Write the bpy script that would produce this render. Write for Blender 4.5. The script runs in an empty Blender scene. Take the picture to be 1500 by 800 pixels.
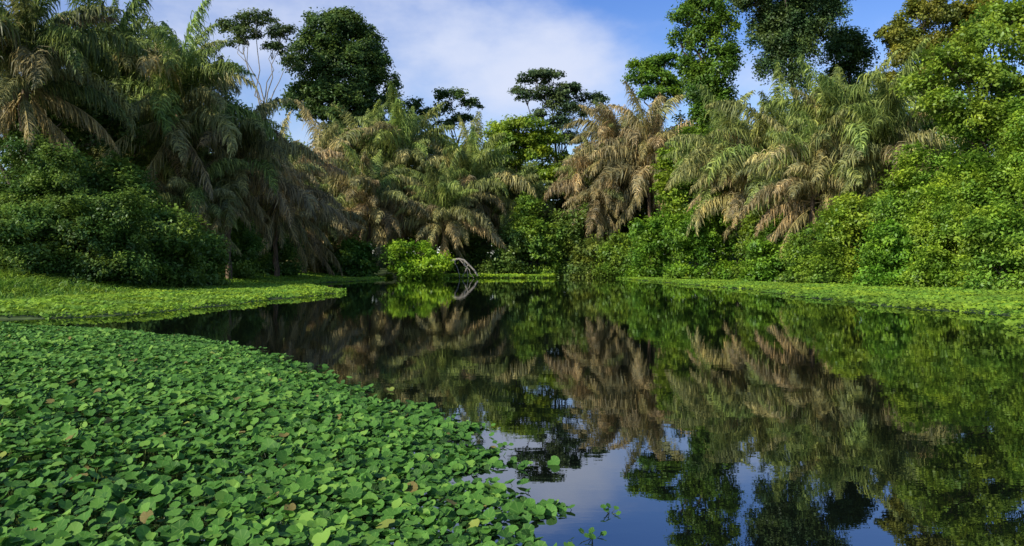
import bpy, math, random
import numpy as np
from mathutils import Vector
rng = np.random.default_rng(7)
random.seed(7)
sc = bpy.context.scene
col = sc.collection
FP, HZ, CH = 1177.0, 390.0, 1.5

def W(px, py, Y):
    return np.array([(px-750)/FP*Y, Y, CH+(HZ-py)/FP*Y])

# ------------------------------------------------------------------ materials
def newmat(name):
    m = bpy.data.materials.new(name); m.use_nodes = True
    nt = m.node_tree; nt.nodes.clear()
    return m, nt, nt.nodes, nt.links

def foliage_mat(name, trans=0.3, gloss=0.05, rough=0.45, nscale=.45, c0=(.8, .93, .95), c1=(1.25, 1.1, .82)):
    m, nt, N, Lk = newmat(name)
    out = N.new('ShaderNodeOutputMaterial')
    oi = N.new('ShaderNodeObjectInfo')
    at = N.new('ShaderNodeAttribute'); at.attribute_name = 'tint'
    ramp = N.new('ShaderNodeValToRGB')
    e = ramp.color_ramp.elements
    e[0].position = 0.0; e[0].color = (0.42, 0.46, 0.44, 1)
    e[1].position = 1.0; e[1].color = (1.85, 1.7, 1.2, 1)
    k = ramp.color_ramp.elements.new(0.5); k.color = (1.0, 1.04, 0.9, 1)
    Lk.new(at.outputs['Fac'], ramp.inputs['Fac'])
    mul = N.new('ShaderNodeMix'); mul.data_type = 'RGBA'; mul.blend_type = 'MULTIPLY'
    mul.inputs['Factor'].default_value = 1
    Lk.new(oi.outputs['Color'], mul.inputs[6]); Lk.new(ramp.outputs['Color'], mul.inputs[7])
    geo = N.new('ShaderNodeNewGeometry'); nz = N.new('ShaderNodeTexNoise'); nz.inputs['Scale'].default_value = nscale; nz.inputs['Detail'].default_value = 2
    Lk.new(geo.outputs['Position'], nz.inputs['Vector'])
    r2 = N.new('ShaderNodeValToRGB'); q = r2.color_ramp.elements
    q[0].position = .36; q[0].color = (*c0, 1); q[1].position = .64; q[1].color = (*c1, 1)
    Lk.new(nz.outputs['Fac'], r2.inputs[0])
    mu2 = N.new('ShaderNodeMix'); mu2.data_type = 'RGBA'; mu2.blend_type = 'MULTIPLY'; mu2.inputs['Factor'].default_value = 1
    Lk.new(mul.outputs[2], mu2.inputs[6]); Lk.new(r2.outputs[0], mu2.inputs[7])
    c = mu2.outputs[2]
    d = N.new('ShaderNodeBsdfDiffuse'); t = N.new('ShaderNodeBsdfTranslucent')
    g = N.new('ShaderNodeBsdfGlossy'); g.inputs['Roughness'].default_value = rough
    g.inputs['Color'].default_value = (0.9, 0.95, 1, 1)
    Lk.new(c, d.inputs['Color']); Lk.new(c, t.inputs['Color'])
    m1 = N.new('ShaderNodeMixShader'); m1.inputs[0].default_value = trans
    Lk.new(d.outputs[0], m1.inputs[1]); Lk.new(t.outputs[0], m1.inputs[2])
    m2 = N.new('ShaderNodeMixShader'); m2.inputs[0].default_value = gloss
    Lk.new(m1.outputs[0], m2.inputs[1]); Lk.new(g.outputs[0], m2.inputs[2])
    Lk.new(m2.outputs[0], out.inputs['Surface'])
    return m

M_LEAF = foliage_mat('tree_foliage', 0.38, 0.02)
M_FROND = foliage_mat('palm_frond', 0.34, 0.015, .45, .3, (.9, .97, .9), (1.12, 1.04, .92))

def bark_mat(name, c1, c2, scale=3):
    m, nt, N, Lk = newmat(name)
    out = N.new('ShaderNodeOutputMaterial'); b = N.new('ShaderNodeBsdfPrincipled')
    b.inputs['Roughness'].default_value = 0.9
    tc = N.new('ShaderNodeTexCoord'); mp = N.new('ShaderNodeMapping')
    mp.inputs['Scale'].default_value = (scale, scale, scale*0.25)
    n = N.new('ShaderNodeTexNoise'); n.inputs['Detail'].default_value = 8; n.inputs['Scale'].default_value = 2
    r = N.new('ShaderNodeValToRGB'); r.color_ramp.elements[0].position = .35; r.color_ramp.elements[1].position = .65
    r.color_ramp.elements[0].color = (*c1, 1); r.color_ramp.elements[1].color = (*c2, 1)
    bp = N.new('ShaderNodeBump'); bp.inputs['Strength'].default_value = .6; bp.inputs['Distance'].default_value = .1
    Lk.new(tc.outputs['Object'], mp.inputs[0]); Lk.new(mp.outputs[0], n.inputs['Vector'])
    Lk.new(n.outputs['Fac'], r.inputs[0]); Lk.new(r.outputs[0], b.inputs['Base Color'])
    Lk.new(n.outputs['Fac'], bp.inputs['Height']); Lk.new(bp.outputs[0], b.inputs['Normal'])
    Lk.new(b.outputs[0], out.inputs['Surface'])
    return m
M_BARK = bark_mat('dark_bark', (0.04, 0.03, 0.022), (0.14, 0.11, 0.08))
M_PALE = bark_mat('pale_bark', (0.16, 0.14, 0.11), (0.36, 0.33, 0.28))
M_PTRUNK = bark_mat('palm_trunk_fibre', (0.05, 0.035, 0.02), (0.22, 0.15, 0.09), 5)

# ------------------------------------------------------------------ mesh helpers
def mk_mesh(name, V, F, mat, tint=None, smooth=False, extra=None):
    V = np.asarray(V, dtype=np.float32); F = np.asarray(F, dtype=np.int32)
    me = bpy.data.meshes.new(name)
    me.vertices.add(len(V)); me.vertices.foreach_set('co', V.ravel())
    k = F.shape[1]
    me.loops.add(F.size); me.loops.foreach_set('vertex_index', F.ravel())
    me.polygons.add(len(F)); me.polygons.foreach_set('loop_start', np.arange(0, F.size, k, dtype=np.int32))
    me.update(calc_edges=True)
    if smooth:
        me.polygons.foreach_set('use_smooth', np.ones(len(F), dtype=bool))
    if tint is not None:
        a = me.attributes.new('tint', 'FLOAT', 'POINT'); a.data.foreach_set('value', np.asarray(tint, dtype=np.float32))
    if extra is not None:
        a = me.attributes.new('leafco', 'FLOAT_VECTOR', 'POINT'); a.data.foreach_set('vector', np.asarray(extra, dtype=np.float32).ravel())
    me.materials.append(mat)
    me.validate()
    return me

def link(name, me, parent=None, color=None, loc=None):
    o = bpy.data.objects.new(name, me); col.objects.link(o)
    if parent: o.parent = parent
    if color is not None: o.color = (*color, 1)
    if loc is not None: o.location = loc
    return o

def tag(o, label=None, cat=None, group=None, kind=None):
    if label: o['label'] = label
    if cat: o['category'] = cat
    if group: o['group'] = group
    if kind: o['kind'] = kind
    return o

def norm(a): return a/np.maximum(np.linalg.norm(a, axis=-1, keepdims=True), 1e-6)

def leaf_quads(P, Nn, L, tint, wr=0.55, fold=0.12):
    n = len(P); L = np.broadcast_to(L, (n,))[:, None]
    r = rng.normal(size=(n, 3)); u = norm(np.cross(Nn, r)); w = np.cross(Nn, u)
    V = np.empty((n, 4, 3))
    V[:, 0] = P-u*L*.5; V[:, 1] = P+w*L*wr*.5+Nn*L*fold; V[:, 2] = P+u*L*.5-Nn*L*fold*.6; V[:, 3] = P-w*L*wr*.5+Nn*L*fold
    F = np.arange(n*4).reshape(n, 4)
    return V.reshape(-1, 3), F, np.repeat(tint, 4)

def tube(path, radii, k=7, wob=0.0):
    path = np.asarray(path, float); m = len(path)
    T = norm(np.gradient(path, axis=0))
    ref = np.array([0.3, 0.9, 0.1]) if abs(T[0][2]) > .6 else np.array([0, 0, 1.])
    A = norm(np.cross(T, ref)); B = np.cross(T, A)
    th = np.linspace(0, 2*np.pi, k, endpoint=False)
    R = np.asarray(radii, float)[:, None]*(1+wob*rng.normal(size=(m, k)))
    V = path[:, None]+A[:, None]*(np.cos(th)*R)[..., None]+B[:, None]*(np.sin(th)*R)[..., None]
    i = np.arange(m-1)[:, None]*k; j = np.arange(k)[None]
    F = np.stack([i+j, i+(j+1) % k, i+k+(j+1) % k, i+k+j], -1).reshape(-1, 4)
    return V.reshape(-1, 3), F

def join(parts):
    Vs, Fs, o = [], [], 0
    for V, F in parts:
        Vs.append(V); Fs.append(F+o); o += len(V)
    return np.vstack(Vs), np.vstack(Fs)

def bend_path(a, b, n=6, sag=0.12, jit=0.04):
    a = np.asarray(a, float); b = np.asarray(b, float); t = np.linspace(0, 1, n)[:, None]
    d = np.linalg.norm(b-a)
    P = a+(b-a)*t
    P[:, 2] += (np.sin(t[:, 0]*np.pi))*sag*d*0.6
    P[1:-1] += rng.normal(size=(n-2, 3))*jit*d
    return P

# ------------------------------------------------------------------ terrain shape
LY = [0, 21.8, 22.8, 25, 35, 44, 48, 58, 70, 80, 90, 105, 112, 120]
LX = [-48, -48, -13.4, -11.4, -10.8, -9.6, -10.8, -15, -17.5, -15.5, -15, -16, -20, -30]
RY = [-60, 0, 15, 19, 21, 23.5, 29.4, 40, 50, 75, 104, 115, 120]
RX = [20, 18, 14.5, 12.0, 13.2, 15, 13.9, 14.2, 15.3, 14, 13.2, 12, 8]
BX = [-60, -20, -14, -13, 5, 6.5, 12, 60]
BY = [113, 113, 112, 101, 101, 112, 113, 113]
def wob(x, y):
    return (np.sin(x*1.3+y*.7)+np.sin(y*1.9-x*.5+1)+.6*np.sin(x*3.1+y*2.3)+.5*np.sin(y*4.7-x*3.9))*.3
def dist_in(x, y):
    dl = np.interp(y, LY, LX)-x; dr = x-np.interp(y, RY, RX); db = y-np.interp(x, BX, BY)
    return np.maximum(np.maximum(dl, dr), db)+wob(x, y)*np.clip(np.abs(y)/60, .25, .8)
def height(x, y):
    d = dist_in(x, y)
    z = np.clip(d*.12, -1.2, .05)
    rise = np.maximum(np.maximum(np.where(y > 20, -20-x-np.clip(36-y, 0, 8), -50-x), x-28), y-115)
    z = z+np.clip(rise*.12, 0, 3.5)*(1+.1*np.sin(x*.4)*np.cos(y*.3))
    return z
def zt(x, y): return float(height(np.array([x]), np.array([y]))[0])

xs = np.unique(np.concatenate([np.linspace(-3000, -80, 16), np.arange(-80, 80, .8), np.linspace(80, 3000, 16)]))
ys = np.unique(np.concatenate([np.linspace(-3000, -30, 16), np.arange(-30, 150, .8), np.linspace(150, 3000, 16)]))
X, Y = np.meshgrid(xs, ys); Z = height(X, Y)
nx, ny = len(xs), len(ys)
i = np.arange(ny-1)[:, None]*nx; j = np.arange(nx-1)[None]
F = np.stack([i+j, i+j+1, i+nx+j+1, i+nx+j], -1).reshape(-1, 4)
m, nt, N, Lk = newmat('swamp_ground')
out = N.new('ShaderNodeOutputMaterial'); b = N.new('ShaderNodeBsdfPrincipled'); b.inputs['Roughness'].default_value = .95
n = N.new('ShaderNodeTexNoise'); n.inputs['Scale'].default_value = 1.5; n.inputs['Detail'].default_value = 10
tc = N.new('ShaderNodeTexCoord'); r = N.new('ShaderNodeValToRGB')
r.color_ramp.elements[0].position = .35; r.color_ramp.elements[1].position = .7
r.color_ramp.elements[0].color = (0.03, 0.05, 0.014, 1); r.color_ramp.elements[1].color = (0.08, 0.13, 0.03, 1)
Lk.new(tc.outputs['Object'], n.inputs['Vector']); Lk.new(n.outputs['Fac'], r.inputs[0]); Lk.new(r.outputs[0], b.inputs['Base Color']); Lk.new(b.outputs[0], out.inputs[0])
g = link('ground', mk_mesh('ground', np.stack([X, Y, Z], -1).reshape(-1, 3), F, m, smooth=True)); tag(g, 'dark swampy ground of the banks under the forest', 'ground', kind='structure')

# water
m, nt, N, Lk = newmat('dark_water')
out = N.new('ShaderNodeOutputMaterial'); b = N.new('ShaderNodeBsdfPrincipled')
b.inputs['Base Color'].default_value = (0.004, 0.006, 0.004, 1); b.inputs['Roughness'].default_value = .0; b.inputs['IOR'].default_value = 3.0
b.inputs['Specular Tint'].default_value = (.88, .93, 1, 1)
tc = N.new('ShaderNodeTexCoord')
mp = N.new('ShaderNodeMapping'); mp.inputs['Scale'].default_value = (.8, 1.4, 1)
n1 = N.new('ShaderNodeTexNoise'); n1.inputs['Scale'].default_value = 4; n1.inputs['Detail'].default_value = 3
n2 = N.new('ShaderNodeTexNoise'); n2.inputs['Scale'].default_value = .5; n2.inputs['Detail'].default_value = 2
b1 = N.new('ShaderNodeBump'); b1.inputs['Strength'].default_value = .5; b1.inputs['Distance'].default_value = .0008
b2 = N.new('ShaderNodeBump'); b2.inputs['Strength'].default_value = .5; b2.inputs['Distance'].default_value = .003
Lk.new(tc.outputs['Object'], mp.inputs[0])
for q in (n1, n2): Lk.new(mp.outputs[0], q.inputs['Vector'])
Lk.new(n1.outputs['Fac'], b1.inputs['Height']); Lk.new(n2.outputs['Fac'], b2.inputs['Height']); Lk.new(b2.outputs[0], b1.inputs['Normal'])
Lk.new(b1.outputs[0], b.inputs['Normal']); Lk.new(b.outputs[0], out.inputs[0])
w = link('water', mk_mesh('water', [(-60, -60, 0), (60, -60, 0), (60, 125, 0), (-60, 125, 0)], [[0, 1, 2, 3]], m))
tag(w, 'still dark lagoon water mirroring the forest and sky', 'water', kind='structure')

# ------------------------------------------------------------------ crowns
def crown(blobs, L, cr, cover=1.5, flat=.55, shell=(.55, 1.0), dens=1.2, rag=(.6, 1.3)):
    Vs, Fs, Ts, o, cc = [], [], [], 0, []
    for c, r in blobs:
        c = np.asarray(c); r = np.asarray(r)
        area = 4*np.pi*((r[0]*r[1])**1.6/3+(r[0]*r[2])**1.6/3+(r[1]*r[2])**1.6/3)**(1/1.6)
        m = max(4, int(dens*area/(np.pi*cr*cr)))
        dirs = norm(rng.normal(size=(m, 3)))
        dirs[:, 2] = np.where(dirs[:, 2] < -.5, -dirs[:, 2], dirs[:, 2])
        C = c+dirs*r*rng.uniform(shell[0], shell[1], (m, 1))
        crs = cr*rng.uniform(rag[0], rag[1], m)
        per = max(6, int(cover*np.pi*cr*cr/(.27*L*L)))
        off = rng.normal(size=(m, per, 3))*.5
        off = off/np.maximum(1, np.linalg.norm(off, axis=-1, keepdims=True)/1.4)
        off[..., 2] = off[..., 2]*flat - .22*(off[..., 0]**2+off[..., 1]**2)
        P = (C[:, None]+off*crs[:, None, None]).reshape(-1, 3)
        outw = np.repeat(dirs, per, 0)
        Nn = norm(outw*.55+np.array([0, 0, .6])+norm(rng.normal(size=P.shape))*.75)
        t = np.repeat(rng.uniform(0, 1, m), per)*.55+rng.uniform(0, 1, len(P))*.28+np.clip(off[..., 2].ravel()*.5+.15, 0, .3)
        V, F, T = leaf_quads(P, Nn, L*rng.uniform(.65, 1.3, len(P)), np.clip(t, 0, 1))
        Vs.append(V); Fs.append(F+o); Ts.append(T); o += len(V); cc.append(C)
    return np.vstack(Vs), np.vstack(Fs), np.concatenate(Ts), cc

def tree(name, label, pxb, Y, blobs, color, lpx=5, cpx=14, cover=1.4, dens=1.2, bark=M_BARK, tr=.35, forkz=None, group=None, flat=.5, twigs=5, cat='tree'):
    x = (pxb-750)/FP*Y; z0 = zt(x, Y)-.1
    root = bpy.data.objects.new(name, None); col.objects.link(root); root.location = (x, Y, z0)
    tag(root, label, cat, group)
    base = np.array([x, Y, z0]); s = Y/FP
    bl = []
    for q in blobs:
        px, py, rx, ry = q[:4]; dy = q[4] if len(q) > 4 else rng.uniform(-.5, .5)*rx*s
        bl.append((W(px, py, Y)+np.array([0, dy, 0])-base, (rx*s, rx*s*.9, ry*s)))
    V, F, T, cc = crown(bl, lpx*s, cpx*s, cover, flat, dens=dens)
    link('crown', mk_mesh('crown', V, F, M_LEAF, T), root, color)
    zlow = min(b_[0][2]-b_[1][2] for b_ in bl); mid = np.mean([b_[0] for b_ in bl], 0)
    fz = forkz if forkz else max(zlow*.85, 1)
    fork = np.array([mid[0]*.5, mid[1]*.5, fz])
    P = bend_path((0, 0, 0), fork, 8, 0, .012)
    V, F = tube(P, np.linspace(tr, tr*.55, 8)*np.r_[1.5, 1.15, np.ones(6)], 9, .05)
    link('trunk', mk_mesh('trunk', V, F, bark, smooth=True), root)
    for (c, r), C in zip(bl, cc):
        parts = [tube(bend_path(fork-np.array([0, 0, .3]), c, 7, .06, .03), np.linspace(tr*.45, tr*.12, 7), 6)]
        for k in range(min(twigs, len(C))):
            parts.append(tube(bend_path(c-(c-fork)*.15, C[k], 5, .05, .05), np.linspace(tr*.16, tr*.04, 5), 5))
        V, F = join(parts); link('limb', mk_mesh('limb', V, F, bark, smooth=True), root)
    return root

def bush(label, px, pytop, hw, Y, color, lpx=5, cpx=13, nb=7, cover=1.5, group=None, name='bush', cat='bush', dens=1.2, skirt=False):
    s = Y/FP; x = (px-750)*s; z0 = zt(x, Y)-.1
    root = bpy.data.objects.new(name, None); col.objects.link(root); root.location = (x, Y, z0)
    tag(root, label, cat, group)
    H = W(px, pytop, Y)[2]-z0; R = hw*s; bl = []
    D = R*.8
    bl.append(((0, D*.2, H*.38), (R*.66, D*.65, H*.38)))
    for k in range(nb):
        a = 2*np.pi*(k+rng.uniform(0, .9))/nb; q = rng.uniform(.3, .75)
        zz = H*rng.uniform(.18, .85)
        rr = rng.uniform(.18, .44)
        bl.append(((np.cos(a)*R*q, np.sin(a)*D*q, zz), (R*rr, R*rr, min(H*rr*rng.uniform(.5, .9), zz*.95))))
    bl.append(((rng.uniform(-.3, .3)*R, 0, H*.82), (R*.3, R*.3, H*.18)))
    if skirt:
        for k in range(7):
            a = -np.pi*(k+.5)/7+rng.normal()*.1; rr = R*rng.uniform(.2, .32); h_ = min(rr*.9, H*.3)
            bl.append(((np.cos(a)*R*.72, np.sin(a)*D*.72, h_*.75), (rr, rr, h_)))
    V, F, T, cc = crown(bl, lpx*s, cpx*s, cover, .7, dens=dens, shell=(.5, 1.12), rag=(.45, 1.5))
    V[:, 2] = np.maximum(V[:, 2], .05)
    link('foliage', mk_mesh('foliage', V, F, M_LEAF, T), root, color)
    parts = []
    for k in range(5):
        c = bl[1+k % nb][0]
        parts.append(tube(bend_path((rng.normal()*.2, rng.normal()*.2, 0), c, 6, .03, .04), np.linspace(.01*H+.03, .02, 6), 5))
    V, F = join(parts); link('stem', mk_mesh('stem', V, F, M_BARK, smooth=True), root)
    return root

# ------------------------------------------------------------------ palms
def frond_mesh(th0, bend, L=9., seed=0, dead=False):
    n = 26; s = np.linspace(0, 1, n)
    th = np.radians(th0+bend*s**1.3)
    dx = np.sin(th)*L/(n-1); dz = np.cos(th)*L/(n-1)
    P = np.stack([np.r_[0, np.cumsum(dx[:-1])], .45*np.sin(s*3+seed)*s, np.r_[0, np.cumsum(dz[:-1])]], -1)
    V0, F0 = tube(P, np.linspace(.1, .018, n), 4)
    parts = [(V0, F0)]; T = [np.full(len(V0), .7)]
    K = 150 if not dead else 115
    ss = np.linspace(.12, .995, K)
    for side in (-1, 1):
        sj = np.clip(ss+rng.normal(size=K)*.006, 0, 1)
        p0 = np.stack([np.interp(sj, s, P[:, q]) for q in range(3)], -1)
        thk = np.interp(sj, s, th); tg = np.stack([np.sin(thk), 0*thk, np.cos(thk)], -1)
        ln = (1.85*np.sin(np.clip(sj*1.05, 0, 1)*np.pi*.82+.35)+.2)*rng.uniform(.6, 1.2, K)
        ln = ln[:, None]
        up = rng.normal(size=(K, 1))*.4+.05
        d = norm(np.array([0, side, 0])*rng.uniform(.4, .9, (K, 1))+tg*rng.uniform(.3, .85, (K, 1))+np.array([0, 0, 1.])*(up if not dead else -.8)+rng.normal(size=(K, 3))*.18)
        dn = np.array([0, 0, -1.])
        p1 = p0+d*ln*.33
        dr_ = rng.uniform(.4, 1.25, (K, 1))
        d2 = norm(d*.72+dn*dr_+rng.normal(size=(K, 3))*.14); p2 = p1+d2*ln*.33
        d3 = norm(d2*.45+dn*(dr_+.2)+rng.normal(size=(K, 3))*.15); p3 = p2+d3*ln*.39
        wv = norm(tg+rng.normal(size=(K, 3))*.45)*.5
        ws = [.055, .11, .09, .014]
        V = np.stack([np.stack([p+wv*w_, p-wv*w_], 1) for p, w_ in zip((p0, p1, p2, p3), ws)], 1)
        V = V.reshape(-1, 3)
        b0 = np.arange(K)[:, None]*8; q = np.arange(3)[None]*2
        F = np.stack([b0+q, b0+q+1, b0+q+3, b0+q+2], -1).reshape(-1, 4)
        parts.append((V, F)); T.append(np.repeat(rng.uniform(.0, 1, K)**1.1, 8))
    V, F = join(parts)
    return mk_mesh('frond', V, F, M_FROND, np.concatenate(T))

SPEC = [(4, 52), (13, 84), (26, 108), (42, 112), (60, 102), (80, 80), (112, 52), (140, 30)]
FR = [[frond_mesh(a+rng.normal()*3, b_+rng.normal()*12, seed=v, dead=(i_ > 5)) for v in range(4)] for i_, (a, b_) in enumerate(SPEC)]
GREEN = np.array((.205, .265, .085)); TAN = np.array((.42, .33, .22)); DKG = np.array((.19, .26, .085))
CN = (4, 8, 9, 9, 9, 7, 5, 4); CD = (2, 5, 8, 9, 10, 9, 10, 8)
def palm(label, px, py, Y, sc_=1., dry=.3, base=GREEN, lean=0, group=None):
    counts = CD if dry > .55 else CN
    s = Y/FP; top = W(px, py, Y); x = top[0]+lean; z0 = zt(x, Y)-.1
    root = bpy.data.objects.new('raffia_palm', None); col.objects.link(root); root.location = (x, Y, z0)
    tag(root, label, 'palm', group)
    tl = top-np.array([x, Y, z0])
    P = bend_path((0, 0, 0), tl, 12, 0, .008)
    V, F = tube(P, np.linspace(.36, .26, 12)*sc_, 10, .14)
    link('trunk', mk_mesh('trunk', V, F, M_PTRUNK), root)
    for i_, c in enumerate(counts):
        ph = rng.uniform(0, 6.28)
        for k in range(c):
            o = link('frond', random.choice(FR[i_]), root)
            a = ph+2*np.pi*k/c+rng.normal()*.4
            o.location = tl+np.array([np.cos(a), np.sin(a), 0])*.18+np.array([0, 0, -.4*i_+rng.uniform(-.5, .3)])
            o.rotation_euler = (rng.normal()*.18, rng.normal()*.18, a)
            f = rng.uniform(.65, 1.2) if i_ < 6 else rng.uniform(.5, 1.)
            o.scale = tuple(np.full(3, sc_*1.08*f))
            pd = min(1, max(0, dry+(i_-3)*.11+rng.normal()*.3)) if i_ < 6 else rng.uniform(.6, 1)
            cc = base*(1-pd)+TAN*pd*(base.sum()/GREEN.sum())**.5
            o.color = (*(cc*rng.uniform(.65, 1.3)), 1)
            if i_ >= 6: o['label'] = 'dry brown frond hanging down beside the trunk'
    return root

PL = [
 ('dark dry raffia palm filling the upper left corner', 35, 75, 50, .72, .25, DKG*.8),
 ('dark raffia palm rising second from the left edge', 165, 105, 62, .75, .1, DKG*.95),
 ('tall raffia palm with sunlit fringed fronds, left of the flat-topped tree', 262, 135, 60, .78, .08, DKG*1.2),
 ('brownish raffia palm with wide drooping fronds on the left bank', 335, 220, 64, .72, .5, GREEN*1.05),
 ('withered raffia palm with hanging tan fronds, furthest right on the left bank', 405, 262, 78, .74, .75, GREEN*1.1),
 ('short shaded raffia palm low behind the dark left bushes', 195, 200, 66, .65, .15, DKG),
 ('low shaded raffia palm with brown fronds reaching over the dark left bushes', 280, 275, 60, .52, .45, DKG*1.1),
 ('olive raffia palm below the dome-crowned tree', 470, 245, 108, .95, .58, GREEN*1.15),
 ('broad grey green raffia palm right of the dome-crowned tree', 590, 232, 114, 1.05, .05, GREEN*1.2),
 ('raffia palm with a dry skirt at the middle of the far shore', 690, 262, 114, .95, .25, GREEN*1.2),
 ('low raffia palm with tan fronds touching the shore behind the rounded bright bush', 540, 290, 104, .85, .58, GREEN*1.15),
 ('low raffia palm arching over the leaning bare trunk', 650, 308, 106, .8, .35, GREEN*1.25),
 ('pale green raffia palm under the yellow green tree at the far shore', 752, 295, 118, .8, .0, GREEN*1.15),
 ('small raffia palm at the left end of the far shore', 445, 315, 96, .75, .58, GREEN*1.1),
 ('raffia palm crown squeezed between the two widest far shore palms', 530, 235, 121, 1., .35, GREEN*1.1),
 ('withered grey tan raffia palm right of the water gap', 900, 215, 115, 1.0, .8, GREEN*1.05),
 ('lower withered raffia palm hanging over the far right corner of the water', 872, 268, 112, .85, .7, GREEN*1.05),
 ('dry raffia palm in front of the vine-draped tree', 952, 225, 110, 1.0, .8, GREEN*1.05),
 ('raffia palm with drooping olive fronds, leftmost of the right bank crowns', 1065, 240, 84, .8, .25, GREEN*1.2),
 ('large raffia palm under the tall dark tree on the right bank', 1145, 225, 78, .86, .15, GREEN*1.22),
 ('large raffia palm with upright fronds at the middle of the right bank', 1225, 210, 72, .88, .12, GREEN*1.2),
 ('raffia palm beside the yellow green tree on the right bank', 1300, 208, 68, .78, .12, GREEN*1.2),
 ('low raffia palm with hanging tan fronds at the middle of the right bank', 1190, 258, 70, .68, .5, GREEN*1.22),
 ('low raffia palm with short tan fronds left of the dark hollow bush', 1105, 265, 80, .72, .5, GREEN*1.22),
]
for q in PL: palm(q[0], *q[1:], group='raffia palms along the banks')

# ------------------------------------------------------------------ trees
DK = (.09, .15, .045); YG = (.24, .34, .04); OLV = (.21, .23, .05)
tree('broadleaf_tree', 'tall dome-crowned dark green tree rising over the palms left of centre', 505, 128,
     [(468, 95, 42, 48), (520, 75, 46, 48), (548, 135, 36, 42), (492, 160, 55, 36), (500, 38, 34, 26), (448, 150, 28, 34), (470, 40, 22, 20), (540, 95, 30, 30), (505, 115, 50, 60), (520, 180, 45, 30)], DK, 4.5, 11, 1.6, 1.4, tr=.5, flat=.7)
tree('flat_topped_tree', 'thin flat-topped tree with bare pale branches, left of the dome-crowned tree', 388, 118,
     [(345, 38, 26, 10), (380, 32, 30, 10), (412, 50, 26, 12), (365, 52, 24, 9), (400, 72, 22, 10), (425, 90, 16, 10), (350, 62, 16, 6)], (.1, .145, .055), 4, 9, 1., 1.2, M_PALE, .28, forkz=21, twigs=5)
tree('broadleaf_tree', 'small open-crowned tree on the skyline at centre left', 672, 142,
     [(660, 142, 26, 8), (688, 152, 18, 9), (648, 158, 14, 7), (680, 176, 20, 9), (655, 180, 16, 8)], DK, 4, 9, 1.1, 1.3, tr=.25, twigs=7)
tree('broadleaf_tree', 'small skyline tree just right of the dome-crowned tree', 612, 140,
     [(606, 152, 18, 8), (625, 168, 20, 10), (592, 172, 18, 10), (612, 190, 24, 10)], DK, 4, 9, 1.1, 1.3, tr=.25)
tree('broadleaf_tree', 'dark open umbrella-crowned tree standing above the water gap at centre', 822, 134,
     [(782, 116, 26, 10), (806, 112, 20, 9), (765, 140, 20, 11), (800, 140, 22, 12), (832, 135, 22, 13), (866, 146, 22, 10), (842, 165, 22, 12), (818, 182, 24, 13), (800, 205, 24, 12), (835, 205, 22, 14), (792, 168, 14, 8), (820, 155, 24, 20)],
     (.09, .14, .07), 4, 9, 1.2, 1.3, tr=.35, twigs=7)
tree('broadleaf_tree', 'bright yellow green layered tree below the umbrella-crowned tree', 765, 124,
     [(730, 190, 30, 11), (765, 185, 30, 11), (795, 200, 30, 13), (745, 210, 34, 12), (785, 228, 36, 14), (735, 240, 28, 12), (800, 260, 30, 18), (765, 220, 40, 24)], YG, 4.5, 11, 1.4, 1.3, tr=.35)
tree('vine_covered_tree', 'tall vine-draped green tree right of centre reaching the top of the photo', 1035, 102,
     [(1000, 28, 24, 16), (1035, 10, 32, 22), (1062, 40, 24, 24), (1030, 62, 28, 36), (1050, 105, 26, 46), (1022, 130, 22, 46), (1040, 185, 28, 50), (1022, 232, 30, 46), (996, 60, 16, 16), (1070, 85, 14, 24), (1008, 110, 18, 30), (1040, 150, 28, 60), (1062, 165, 18, 40)], (.12, .22, .035), 4.5, 10, 1.4, 1.25, tr=.5, flat=1.0, forkz=24)
tree('broadleaf_tree', 'small bright green crown against the sky left of the vine-draped tree', 962, 116,
     [(948, 96, 26, 12), (975, 92, 22, 11), (965, 115, 30, 13), (935, 112, 16, 9), (990, 128, 18, 12), (965, 140, 30, 14)], (.13, .24, .03), 4.5, 11, 1.4, 1.3, tr=.3)
tree('broadleaf_tree', 'very tall dark tree with hanging foliage cut by the top of the photo', 1158, 96,
     [(1100, 5, 30, 18), (1112, 50, 14, 44), (1130, 45, 20, 54), (1160, 35, 26, 44), (1150, 95, 20, 50), (1195, 10, 36, 22), (1205, 45, 20, 26), (1140, -25, 50, 24), (1205, -25, 44, 24), (1165, 120, 16, 36), (1085, -10, 22, 14), (1235, -15, 26, 16), (1175, 75, 18, 50), (1135, 85, 16, 48), (1225, 20, 20, 20), (1120, 100, 9, 28), (1155, 60, 24, 50)], (.09, .15, .06), 4.2, 9, 1.4, 1.3, tr=.45, twigs=7, flat=1.4, forkz=28)
tree('broadleaf_tree', 'dark round tree crown between the tall hanging tree and the olive tree', 1245, 104,
     [(1240, 60, 28, 22), (1225, 85, 26, 22), (1262, 85, 24, 22), (1245, 110, 34, 24), (1240, 140, 40, 24)], DK, 4.5, 11, 1.5, 1.3, tr=.35, flat=.7)
tree('broadleaf_tree', 'olive gold dense tree crown on the skyline at upper right', 1355, 98,
     [(1318, 48, 28, 22), (1350, 22, 34, 22), (1385, 30, 34, 26), (1345, 62, 40, 26), (1390, 70, 36, 30), (1330, 85, 32, 22), (1380, 110, 50, 30), (1430, 40, 40, 40), (1330, 125, 40, 30)], OLV, 4.5, 11, 1.5, 1.4, tr=.4, flat=.7)
tree('broadleaf_tree', 'large yellow green tree leaning over the right bank at the right edge', 1500, 54,
     [(1480, 25, 55, 28), (1440, 65, 48, 30), (1510, 75, 55, 40), (1390, 95, 44, 22), (1350, 125, 40, 18), (1430, 118, 55, 26), (1570, 40, 70, 45), (1490, 140, 70, 32), (1385, 155, 45, 20), (1570, 140, 70, 55), (1420, 185, 60, 28), (1500, 200, 80, 40)], (.21, .31, .045), 6, 16, 1.3, 1.1, tr=.35, flat=.7)
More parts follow.
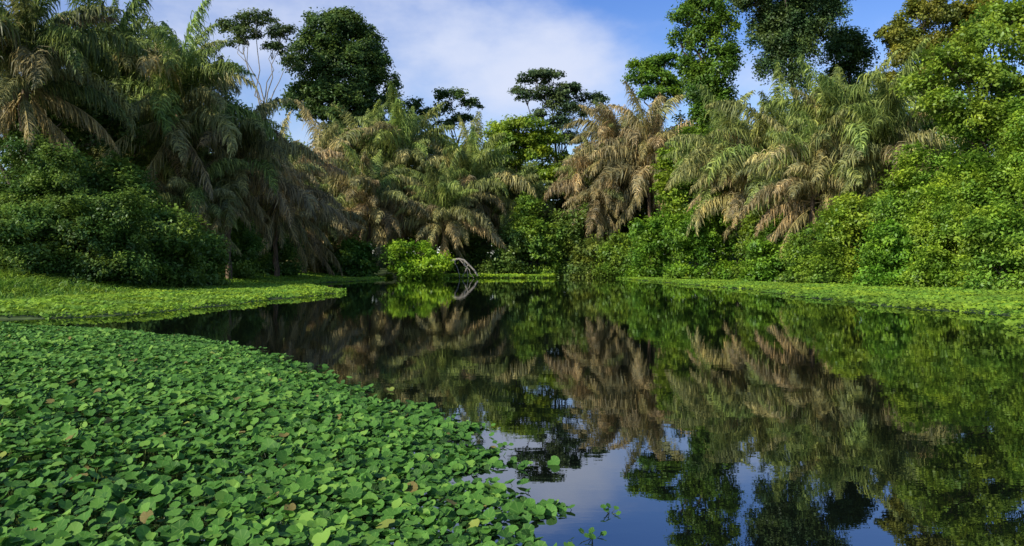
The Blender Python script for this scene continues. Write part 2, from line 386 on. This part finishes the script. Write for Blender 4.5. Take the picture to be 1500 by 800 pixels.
tree('broadleaf_tree', 'black green tree rising behind the bushes at the left edge', -10, 56,
     [(-20, 160, 80, 60), (50, 190, 70, 55), (110, 160, 50, 40), (-60, 60, 80, 60), (150, 200, 50, 50)], (.08, .13, .04), 6, 15, 1.4, 1.2, tr=.4)

# ------------------------------------------------------------------ understory trees
gl = 'understory trees behind the palms'
for k, (px, pt, hw, Y_) in enumerate([(430, 195, 60, 122), (500, 185, 60, 126), (570, 200, 60, 128), (640, 200, 60, 128), (700, 205, 50, 126), (770, 250, 50, 127), (835, 230, 45, 125), (890, 215, 50, 124), (945, 175, 50, 122), (1000, 170, 50, 118)]):
    bush('green understory tree half hidden behind the palms of the far shore', px, pt, hw, Y_, np.array((.17, .24, .055))*rng.uniform(.7, 1.25), 5, 12, 8, 1.3, gl, 'understory_tree', 'tree')
for px, pt, hw, Y_ in [(90, 120, 90, 68), (200, 155, 80, 74), (290, 190, 70, 78), (360, 235, 60, 88)]:
    bush('dark understory tree half hidden behind the palms of the left bank', px, pt, hw, Y_, np.array((.16, .24, .06)), 5.5, 14, 8, 1.3, gl, 'understory_tree', 'tree')
for px, pt, hw, Y_ in [(1080, 180, 60, 96), (1150, 180, 60, 90), (1220, 165, 60, 86), (1290, 150, 60, 84), (1360, 140, 60, 78)]:
    bush('green understory tree half hidden behind the palms of the right bank', px, pt, hw, Y_, np.array((.15, .22, .05)), 5, 13, 8, 1.3, gl, 'understory_tree', 'tree')

# ------------------------------------------------------------------ bushes
LD = np.array((.11, .185, .042)); RG = np.array((.185, .295, .042))  # LD: left bank shade is put into the bushes' darker base colour
GRN = np.array((.85, 1.02, .85)); YLW = np.array((1.15, 1.08, .9))
GL, GC, GR = 'shaded bushes of the left bank', 'bushes along the far shore', 'sunlit bushes of the right bank'
BL = [
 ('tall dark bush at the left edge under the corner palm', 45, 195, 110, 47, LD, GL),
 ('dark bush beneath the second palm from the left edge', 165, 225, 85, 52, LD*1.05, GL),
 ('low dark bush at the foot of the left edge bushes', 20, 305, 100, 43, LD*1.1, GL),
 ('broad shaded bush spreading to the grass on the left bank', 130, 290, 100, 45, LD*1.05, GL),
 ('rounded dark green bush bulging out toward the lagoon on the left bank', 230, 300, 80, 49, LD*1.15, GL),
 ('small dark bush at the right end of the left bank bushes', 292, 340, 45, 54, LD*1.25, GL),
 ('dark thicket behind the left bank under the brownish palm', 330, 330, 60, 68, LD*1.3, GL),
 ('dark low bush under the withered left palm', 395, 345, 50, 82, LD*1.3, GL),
 ('brown green bush at the left end of the far shore', 465, 350, 42, 102, np.array((.19, .2, .07)), GC),
 ('small dark green bush left of the rounded bright bush', 518, 352, 36, 100, np.array((.11, .22, .045)), GC),
 ('rounded bright green bush at the far shore left of centre', 608, 350, 50, 98, np.array((.22, .38, .035)), GC),
 ('shadowy bush behind the leaning bare trunk', 690, 335, 44, 111, np.array((.13, .2, .05)), GC),
 ('dark bush right of the leaning bare trunk', 740, 345, 34, 107, np.array((.13, .21, .05)), GC),
 ('mid green bush mass at the middle of the far shore', 785, 290, 50, 110, np.array((.17, .28, .045)), GC),
 ('dark bush overhanging the back of the water', 830, 310, 42, 111, np.array((.13, .21, .05)), GC),
 ('low dark bush under the withered right palms', 868, 350, 36, 108, np.array((.15, .21, .05)), GC),
 ('pale green bush at the far end of the right bank', 915, 345, 42, 103, RG*.9, GR),
 ('tall bright bush climbing beside the withered right palms', 992, 210, 36, 98, RG*.95*YLW, GR),
 ('green bush in front of the tall climbing bush on the right bank', 955, 315, 42, 96, RG*.9*GRN, GR),
 ('dense rounded bush below the leftmost right bank palm', 1035, 275, 62, 82, RG*.9*GRN, GR),
 ('dark hollow bush beneath the low tan-fronded palm', 1120, 320, 50, 74, RG*.75, GR),
 ('low bush near the strip of floating leaves on the right bank', 1130, 352, 45, 70, RG*1.*GRN, GR),
 ('bush sloping to the water at the middle of the right bank', 1200, 320, 60, 64, RG*1., GR),
 ('wide yellow green bush under the upright right bank palm', 1275, 285, 70, 61, RG*1.*YLW, GR),
 ('tall yellow green bush under the leaning right tree', 1355, 215, 80, 57, RG*1.15, GR),
 ('tallest bush against the right edge', 1450, 165, 90, 53, RG*1.1, GR),
 ('bright bush half cut by the right edge', 1530, 150, 90, 49, RG*1.2, GR),
 ('middle row yellow bush below the tallest right bush', 1400, 265, 80, 51, RG*1.15*YLW, GR),
 ('front row bush at the right edge beside the floating leaves', 1480, 305, 80, 46, RG*1.15, GR),
 ('front row low bush left of the right edge bushes', 1315, 325, 65, 54, RG*1.1*GRN, GR),
 ('small low bush at the foot of the middle right bank slope', 1220, 365, 40, 60, RG*.95, GR),
]
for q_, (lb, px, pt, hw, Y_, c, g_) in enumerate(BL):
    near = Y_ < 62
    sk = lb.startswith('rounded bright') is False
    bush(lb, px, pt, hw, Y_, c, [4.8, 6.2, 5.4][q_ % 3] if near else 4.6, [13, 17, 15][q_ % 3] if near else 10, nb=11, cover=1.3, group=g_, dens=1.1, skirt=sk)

# far forest mass (stuff)
bl = []
for k in range(95):
    a = k/94; x = -110+220*a+rng.normal()*1.5
    y = 140+rng.uniform(-5, 8) if abs(x) < 45 else 140-(abs(x)-45)*.75+rng.uniform(-4, 6)
    h = rng.uniform(15, 22)
    bl.append(((x, y, h*.4), (4.2, 3.6, h*.42))); bl.append(((x+rng.normal(), y, h*.85), (3, 3, 2.6)))
V, F, T, _ = crown(bl, .7, 1.8, 1.1, .6, dens=.9)
o = link('distant_forest', mk_mesh('distant_forest', V, F, M_LEAF, T), None, (.13, .19, .065))
tag(o, 'far dark wall of jungle seen in the gaps behind palms and trees', 'forest', kind='stuff')

# leaning trunk
P = bend_path(W(640, 400, 99)*[1, 1, 0]+[0, 0, .05], W(700, 398, 99)*[1, 1, 0]+[0, 0, .3], 10, .75, .01)
V, F = tube(P, np.linspace(.16, .1, 10), 8, .06)
root = bpy.data.objects.new('arched_trunk', None); col.objects.link(root); root.location = P[0]
tag(root, 'bare brown arched trunk bowed over the far shore right of the rounded bright bush', 'fallen trunk')
link('trunk', mk_mesh('trunk', V-P[0], F, M_PALE, smooth=True), root)
for k in (4, 5, 6, 7):
    V, F = tube(bend_path(P[k], P[k]*[1, 1, 0]+[rng.normal()*.8+1, -.5, .05], 6, .05, .03), np.linspace(.08, .03, 6), 5)
    link('branch', mk_mesh('branch', V-P[0], F, M_PALE, smooth=True), root)

# ------------------------------------------------------------------ leaf mats
def small_leaf_mat(name, label, xr, yr, dens, L, cond, zfun, color, up=1.2):
    n = int((xr[1]-xr[0])*(yr[1]-yr[0])*dens)
    x = rng.uniform(*xr, n); y = rng.uniform(*yr, n); k = cond(x, y); x, y = x[k], y[k]
    hgt, tt = zfun(x, y)
    z = np.maximum(height(x, y), 0)+hgt
    P = np.stack([x, y, z], -1); Nn = norm(np.array([-.1, -.25, up])+norm(rng.normal(size=P.shape))*.8)
    V, F, T = leaf_quads(P, Nn, L*rng.uniform(.6, 1.3, len(P)), tt, .75, .1)
    o = link(name, mk_mesh(name, V, F, M_LEAF, T), None, color); tag(o, label, 'water plants', kind='stuff'); return o
def zf(x, y):
    n_ = .5+.5*np.sin(x*.9+np.sin(y*.6)*2)*np.cos(y*.45+np.sin(x*.5))
    return .04+rng.uniform(0, 1, len(x))*(.07+.12*n_), np.clip(.3+.5*n_+rng.normal(size=len(x))*.18, 0, 1)
def zf2(x, y):
    h_, t_ = zf(x, y); return h_*2.2, t_
small_leaf_mat('floating_leaf_mat', 'sunlit bright green carpet of water plants off the left bank', (-42, -8), (21.5, 112), 85, .17,
    lambda x, y: (dist_in(x, y) > -.25) & (np.interp(y, LY, LX)-x > -1) & (x > -.75*y-3) & (x > -38), zf, (.18, .31, .04))
small_leaf_mat('floating_leaf_mat', 'bright strip of water plants along the foot of the right bank', (10, 34), (12, 113), 80, .17,
    lambda x, y: (dist_in(x, y) > -.25) & (x > 9) & (x < .75*y+4), zf, (.19, .32, .04))
small_leaf_mat('floating_leaf_mat', 'narrow pale green strip of water plants at the middle of the far shore', (-16, 9), (99, 114), 70, .3,
    lambda x, y: (dist_in(x, y) > -.2), zf2, (.25, .4, .045))

# grass on left bank
n = 42000
x = rng.uniform(-40, -18, n); y = rng.uniform(32, 50, n)
k = (dist_in(x, y) > 3.5) & (rng.uniform(0, 1, n) < np.clip((-x-17)/7, .03, 1)*np.clip((y-31)/6, 0, 1)) & (x > -.7*y-3); x, y = x[k], y[k]; n = len(x)
z = np.maximum(height(x, y), 0); P = np.stack([x, y, z], -1)
h = rng.uniform(.2, .75, n)[:, None]*np.clip((-x[:, None]-15)/9, .4, 1.3); ln = rng.normal(size=(n, 3))*[.8, .8, 0]; w_ = norm(rng.normal(size=(n, 3))*[1, 1, .01])*.03
tip = P+ln*h+np.array([0, 0, .8])*h; midp = P+ln*h*.35+np.array([0, 0, .65])*h
V = np.stack([P-w_, P+w_, midp+w_, midp-w_, tip+w_*.2, tip-w_*.2], 1).reshape(-1, 3)
b0 = np.arange(n)[:, None]*6
F = np.concatenate([b0+[0, 1, 2, 3], b0+[3, 2, 4, 5]], 0)
o = link('bank_grass', mk_mesh('bank_grass', V, F, M_LEAF, np.repeat(rng.uniform(.2, .8, n), 6)), None, (.2, .32, .045))
tag(o, 'tall yellow green grass growing before the dark left bank bushes', 'grass', kind='stuff')

# foreground leaves
m, nt, N, Lk = newmat('pennywort_leaf')
out = N.new('ShaderNodeOutputMaterial'); at = N.new('ShaderNodeAttribute'); at.attribute_name = 'tint'
lc = N.new('ShaderNodeAttribute'); lc.attribute_name = 'leafco'
ramp = N.new('ShaderNodeValToRGB'); ce = ramp.color_ramp.elements
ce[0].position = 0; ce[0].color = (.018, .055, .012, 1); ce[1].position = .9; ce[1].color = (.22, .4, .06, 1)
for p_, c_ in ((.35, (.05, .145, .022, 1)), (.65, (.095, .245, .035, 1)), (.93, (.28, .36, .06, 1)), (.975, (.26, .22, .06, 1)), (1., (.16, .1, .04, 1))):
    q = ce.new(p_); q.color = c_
Lk.new(at.outputs['Fac'], ramp.inputs[0])
sep = N.new('ShaderNodeSeparateXYZ'); Lk.new(lc.outputs['Vector'], sep.inputs[0])
def MN(op, a, b=None):
    q = N.new('ShaderNodeMath'); q.operation = op
    for i_, v in enumerate((a, b)):
        if v is None: continue
        if isinstance(v, (int, float)): q.inputs[i_].default_value = v
        else: Lk.new(v, q.inputs[i_])
    return q.outputs[0]
ang = MN('ARCTAN2', sep.outputs[1], sep.outputs[0])
vein = MN('POWER', MN('ABSOLUTE', MN('COSINE', MN('MULTIPLY', ang, 3.5))), 30)
fac = MN('MULTIPLY', vein, .3)
mx = N.new('ShaderNodeMix'); mx.data_type = 'RGBA'; Lk.new(fac, mx.inputs['Factor']); Lk.new(ramp.outputs[0], mx.inputs[6]); mx.inputs[7].default_value = (.28, .44, .1, 1)
p = N.new('ShaderNodeBsdfPrincipled'); p.inputs['Roughness'].default_value = .6; p.inputs['Specular IOR Level'].default_value = .18
Lk.new(mx.outputs[2], p.inputs['Base Color'])
t = N.new('ShaderNodeBsdfTranslucent'); Lk.new(mx.outputs[2], t.inputs['Color'])
ms = N.new('ShaderNodeMixShader'); ms.inputs[0].default_value = .25; Lk.new(p.outputs[0], ms.inputs[1]); Lk.new(t.outputs[0], ms.inputs[2])
Lk.new(ms.outputs[0], out.inputs[0]); M_PENNY = m
EY = [2.0, 3.5, 4.3, 4.97, 5.7, 7.06, 8.3, 8.8, 10.9, 13.6, 16.8, 19.0, 20.5]
EX = [1.1, .62, .3, .1, -.13, -.35, -.82, -1.42, -2.6, -4.2, -6.7, -9.7, -14.]

TH = np.linspace(0, 2*np.pi, 14, endpoint=False)
RR = np.where(np.abs(TH-np.pi) < .3, .62, 1.0)
def penny_leaves(P, Nn, L, tint):
    n = len(P); K = len(TH)
    r = rng.normal(size=(n, 3)); u = norm(np.cross(Nn, r)); w = np.cross(Nn, u)
    asp = rng.uniform(.9, 1.15, (n, 1))
    rr = RR[None]*(1+rng.normal(size=(n, K))*.025)*L[:, None]*.5
    cup = rng.uniform(-.1, .5, (n, 1))
    hh = rr*cup*(.6+.4*np.abs(np.sin(TH))[None])+rng.normal(size=(n, K))*.025*L[:, None]
    Lx = np.cos(TH)[None]*rr; Ly = np.sin(TH)[None]*rr*asp
    ring = P[:, None]+u[:, None]*Lx[..., None]+w[:, None]*Ly[..., None]+Nn[:, None]*hh[..., None]
    V = np.concatenate([P[:, None], ring], 1).reshape(-1, 3)
    ex = np.zeros((n, K+1, 3)); ex[:, 1:, 0] = np.cos(TH); ex[:, 1:, 1] = np.sin(TH)
    b0 = (np.arange(n)*(K+1))[:, None, None]; q = np.arange(K)
    F = (b0+np.stack([0*q, q+1, (q+1) % K+1], -1)[None]).reshape(-1, 3)
    return V, F, np.repeat(tint, K+1), ex.reshape(-1, 3)
n = 245000
y = 2.2+(rng.uniform(0, 1, n)**1.0)*18.3; x = rng.uniform(-16.5, 1.8, n)
edge = np.interp(y, EY, EX)+.16*np.sin(y*5.3)+.12*np.sin(y*11.7+1)+.08*np.sin(y*23)+rng.exponential(.09, n)-.12
inner = edge-x
clump = np.sin(x*7.1+np.sin(y*5.7)*2)*np.sin(y*6.3+np.sin(x*4.9)*2)
k = (inner > 0) & (x > -.66*y-2) & (y < 19.6+.3*np.sin(x*2)) & (rng.uniform(0, 1, n) < .8+.5*clump)
x, y, inner, clump = x[k], y[k], inner[k], clump[k]; n = len(x)
und = .5+.2*np.sin(x*2.1+y*.8)+.2*np.sin(y*2.7-x*1.3)+.3*clump
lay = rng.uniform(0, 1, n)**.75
z = .012+np.clip(inner*.25, .02, 1)*(.02+.1*np.clip(und, 0, 1.2)+lay*.13)
z = np.minimum(z, .25)
L = np.exp(rng.normal(size=n)*.3)*.068*np.clip(.55+lay*.55, 0, 1.1); L = np.clip(L, .03, .115)
P = np.stack([x, y, z], -1)
Nn = norm(np.array([-.15, -.2, 1.0])+norm(rng.normal(size=P.shape))*rng.uniform(.15, .95, (n, 1)))
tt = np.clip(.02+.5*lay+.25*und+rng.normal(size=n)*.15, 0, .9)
od = rng.uniform(0, 1, n); tt = np.where(od > .998, .94, tt); tt = np.where(od < .007, .985, tt); z = np.where(od < .007, z*.7, z)
V, F, T, ex = penny_leaves(P, Nn, L, tt)
o = link('water_pennywort_mat', mk_mesh('water_pennywort_mat', V, F, M_PENNY, T, smooth=True, extra=ex)); print('penny leaves', n)
tag(o, 'thick foreground carpet of round-leaved green water plants at lower left', 'water plants', kind='stuff')
ws = norm(rng.normal(size=(n, 3))*[1, 1, .01])*.0022
ft = np.stack([x+rng.normal(size=n)*.03, y+rng.normal(size=n)*.03, np.full(n, -.01)], -1)
V = np.stack([ft-ws, ft+ws, P+ws-[0, 0, .003], P-ws-[0, 0, .003]], 1).reshape(-1, 3)
o = link('plant_stalks', mk_mesh('plant_stalks', V, np.arange(n*4).reshape(n, 4), M_LEAF, np.full(n*4, .5)), None, (.14, .2, .06))
tag(o, 'thin pale stalks holding up the foreground water plant leaves', 'plant stalks', kind='stuff')
def sprig(label, px, py, nl, sz):
    Y_ = CH*FP/(py-HZ); x_ = (px-750)/FP*Y_
    root = bpy.data.objects.new('floating_sprig', None); col.objects.link(root); root.location = (x_, Y_, 0); tag(root, label, 'water plant', 'sprigs adrift off the foreground mat')
    for q in range(nl):
        pos = np.array([[rng.normal()*.04*sz, rng.normal()*.04*sz, .012+rng.uniform(0, .035)*sz]])
        V, F, T, ex = penny_leaves(pos, norm(np.array([[rng.normal()*.4, -.4, .8]])), np.array([.045*sz]), np.array([rng.uniform(.3, .6)]))
        link('leaf', mk_mesh('leaf', V, F, M_PENNY, T, smooth=True, extra=ex), root)
        V, F = tube(bend_path((0, 0, -.01), pos[0], 4, .02, .02), [.002]*4, 4)
        link('stalk', mk_mesh('stalk', V, F, M_LEAF, np.full(len(V), .5)), root, (.12, .16, .05))
sprig('tiny dark sprig floating alone on the blue reflection', 893, 752, 5, .8)
sprig('small leafy sprig at the bottom edge just off the foreground carpet', 868, 790, 6, .9)
sprig('leafy sprig drifting beside the middle of the foreground carpet edge', 735, 655, 6, 1.)

# ------------------------------------------------------------------ light and sky
sd = np.array([-.68, -.56, .52]); sd = sd/np.linalg.norm(sd)
sun = bpy.data.lights.new('sun', 'SUN'); sun.energy = 5.0; sun.angle = math.radians(.5); sun.color = (1, .93, .8)
so = bpy.data.objects.new('sun', sun); col.objects.link(so); so.rotation_euler = Vector(sd).to_track_quat('Z', 'Y').to_euler()
wd = bpy.data.worlds.new('World'); sc.world = wd; wd.use_nodes = True
nt = wd.node_tree; N = nt.nodes; Lk = nt.links; N.clear()
out = N.new('ShaderNodeOutputWorld'); sky = N.new('ShaderNodeTexSky'); sky.sky_type = 'NISHITA'; sky.sun_disc = False
sky.sun_elevation = math.asin(sd[2]); sky.sun_rotation = math.atan2(sd[0], sd[1]); sky.air_density = 1.0; sky.dust_density = .3; sky.ozone_density = 2.5
tc = N.new('ShaderNodeTexCoord')
sz = N.new('ShaderNodeSeparateXYZ'); Lk.new(tc.outputs['Generated'], sz.inputs[0])
tr_ = N.new('ShaderNodeValToRGB'); te = tr_.color_ramp.elements
te[0].position = .12; te[0].color = (.98, 1.0, 1.1, 1); te[1].position = .34; te[1].color = (.52, .72, 1.15, 1)
k3 = te.new(.6); k3.color = (.9, .98, 1.1, 1)
Lk.new(sz.outputs[2], tr_.inputs[0])
tint = N.new('ShaderNodeMix'); tint.data_type = 'RGBA'; tint.blend_type = 'MULTIPLY'; tint.inputs['Factor'].default_value = 1
Lk.new(tr_.outputs[0], tint.inputs[7]); Lk.new(sky.outputs[0], tint.inputs[6])
bg = N.new('ShaderNodeBackground'); bg.inputs['Strength'].default_value = .15; Lk.new(tint.outputs[2], bg.inputs['Color'])
cb = N.new('ShaderNodeBackground'); cb.inputs['Color'].default_value = (.7, .76, .93, 1); cb.inputs['Strength'].default_value = 1.05
def noise(scale, det, stretch, loc=(0, 0, 0)):
    mp = N.new('ShaderNodeMapping'); mp.inputs['Scale'].default_value = stretch; mp.inputs['Location'].default_value = loc
    n_ = N.new('ShaderNodeTexNoise'); n_.inputs['Scale'].default_value = scale; n_.inputs['Detail'].default_value = det; n_.inputs['Roughness'].default_value = .55
    Lk.new(tc.outputs['Generated'], mp.inputs[0]); Lk.new(mp.outputs[0], n_.inputs['Vector']); return n_.outputs['Fac']
def gauss(px, py, wx, wz):
    d = norm(np.array([(px-750)/FP, 1, (HZ-py)/FP]))
    v = N.new('ShaderNodeVectorMath'); v.operation = 'SUBTRACT'; Lk.new(tc.outputs['Generated'], v.inputs[0]); v.inputs[1].default_value = tuple(d)
    s_ = N.new('ShaderNodeVectorMath'); s_.operation = 'MULTIPLY'; Lk.new(v.outputs[0], s_.inputs[0]); s_.inputs[1].default_value = (1/wx, 1, 1/wz)
    l = N.new('ShaderNodeVectorMath'); l.operation = 'LENGTH'; Lk.new(s_.outputs[0], l.inputs[0])
    return MN('EXPONENT', MN('MULTIPLY', MN('MULTIPLY', l.outputs['Value'], l.outputs['Value']), -1))
nz = MN('MULTIPLY', MN('SUBTRACT', noise(9, 9, (1, 1, 1.8), (.3, 0, .2)), .48), 2.0)
nf = MN('MULTIPLY', MN('SUBTRACT', noise(2.6, 5, (1, 1, 3.0), (3, 1, 2)), .5), .5)
dens = MN('ADD', MN('ADD', nz, nf), MN('ADD', MN('MULTIPLY', gauss(820, 90, .1, .06), 1.15), MN('ADD', MN('MULTIPLY', gauss(600, 70, .22, .09), .5), MN('ADD', MN('MULTIPLY', gauss(330, 40, .2, .07), .5), MN('ADD', MN('MULTIPLY', gauss(1110, 110, .08, .04), .6), MN('MULTIPLY', gauss(960, -30, .17, .055), -1.0))))))
mr = N.new('ShaderNodeMapRange'); mr.interpolation_type = 'SMOOTHSTEP'; mr.inputs['From Min'].default_value = -.25; mr.inputs['From Max'].default_value = 1.4
mr.inputs['To Max'].default_value = .92
Lk.new(dens, mr.inputs['Value'])
mix = N.new('ShaderNodeMixShader'); Lk.new(mr.outputs[0], mix.inputs[0]); Lk.new(bg.outputs[0], mix.inputs[1]); Lk.new(cb.outputs[0], mix.inputs[2]); Lk.new(mix.outputs[0], out.inputs[0])

cam = bpy.data.cameras.new('camera'); co = bpy.data.objects.new('camera', cam); col.objects.link(co)
co.location = (0, 0, CH); co.rotation_euler = (math.pi/2, 0, 0); cam.sensor_width = 36; cam.lens = 36*FP/1500; cam.shift_y = -10/1500
cam.clip_start = .1; cam.clip_end = 8000; sc.camera = co
sc.view_settings.view_transform = 'Standard'; sc.view_settings.look = 'None'; sc.view_settings.exposure = 0
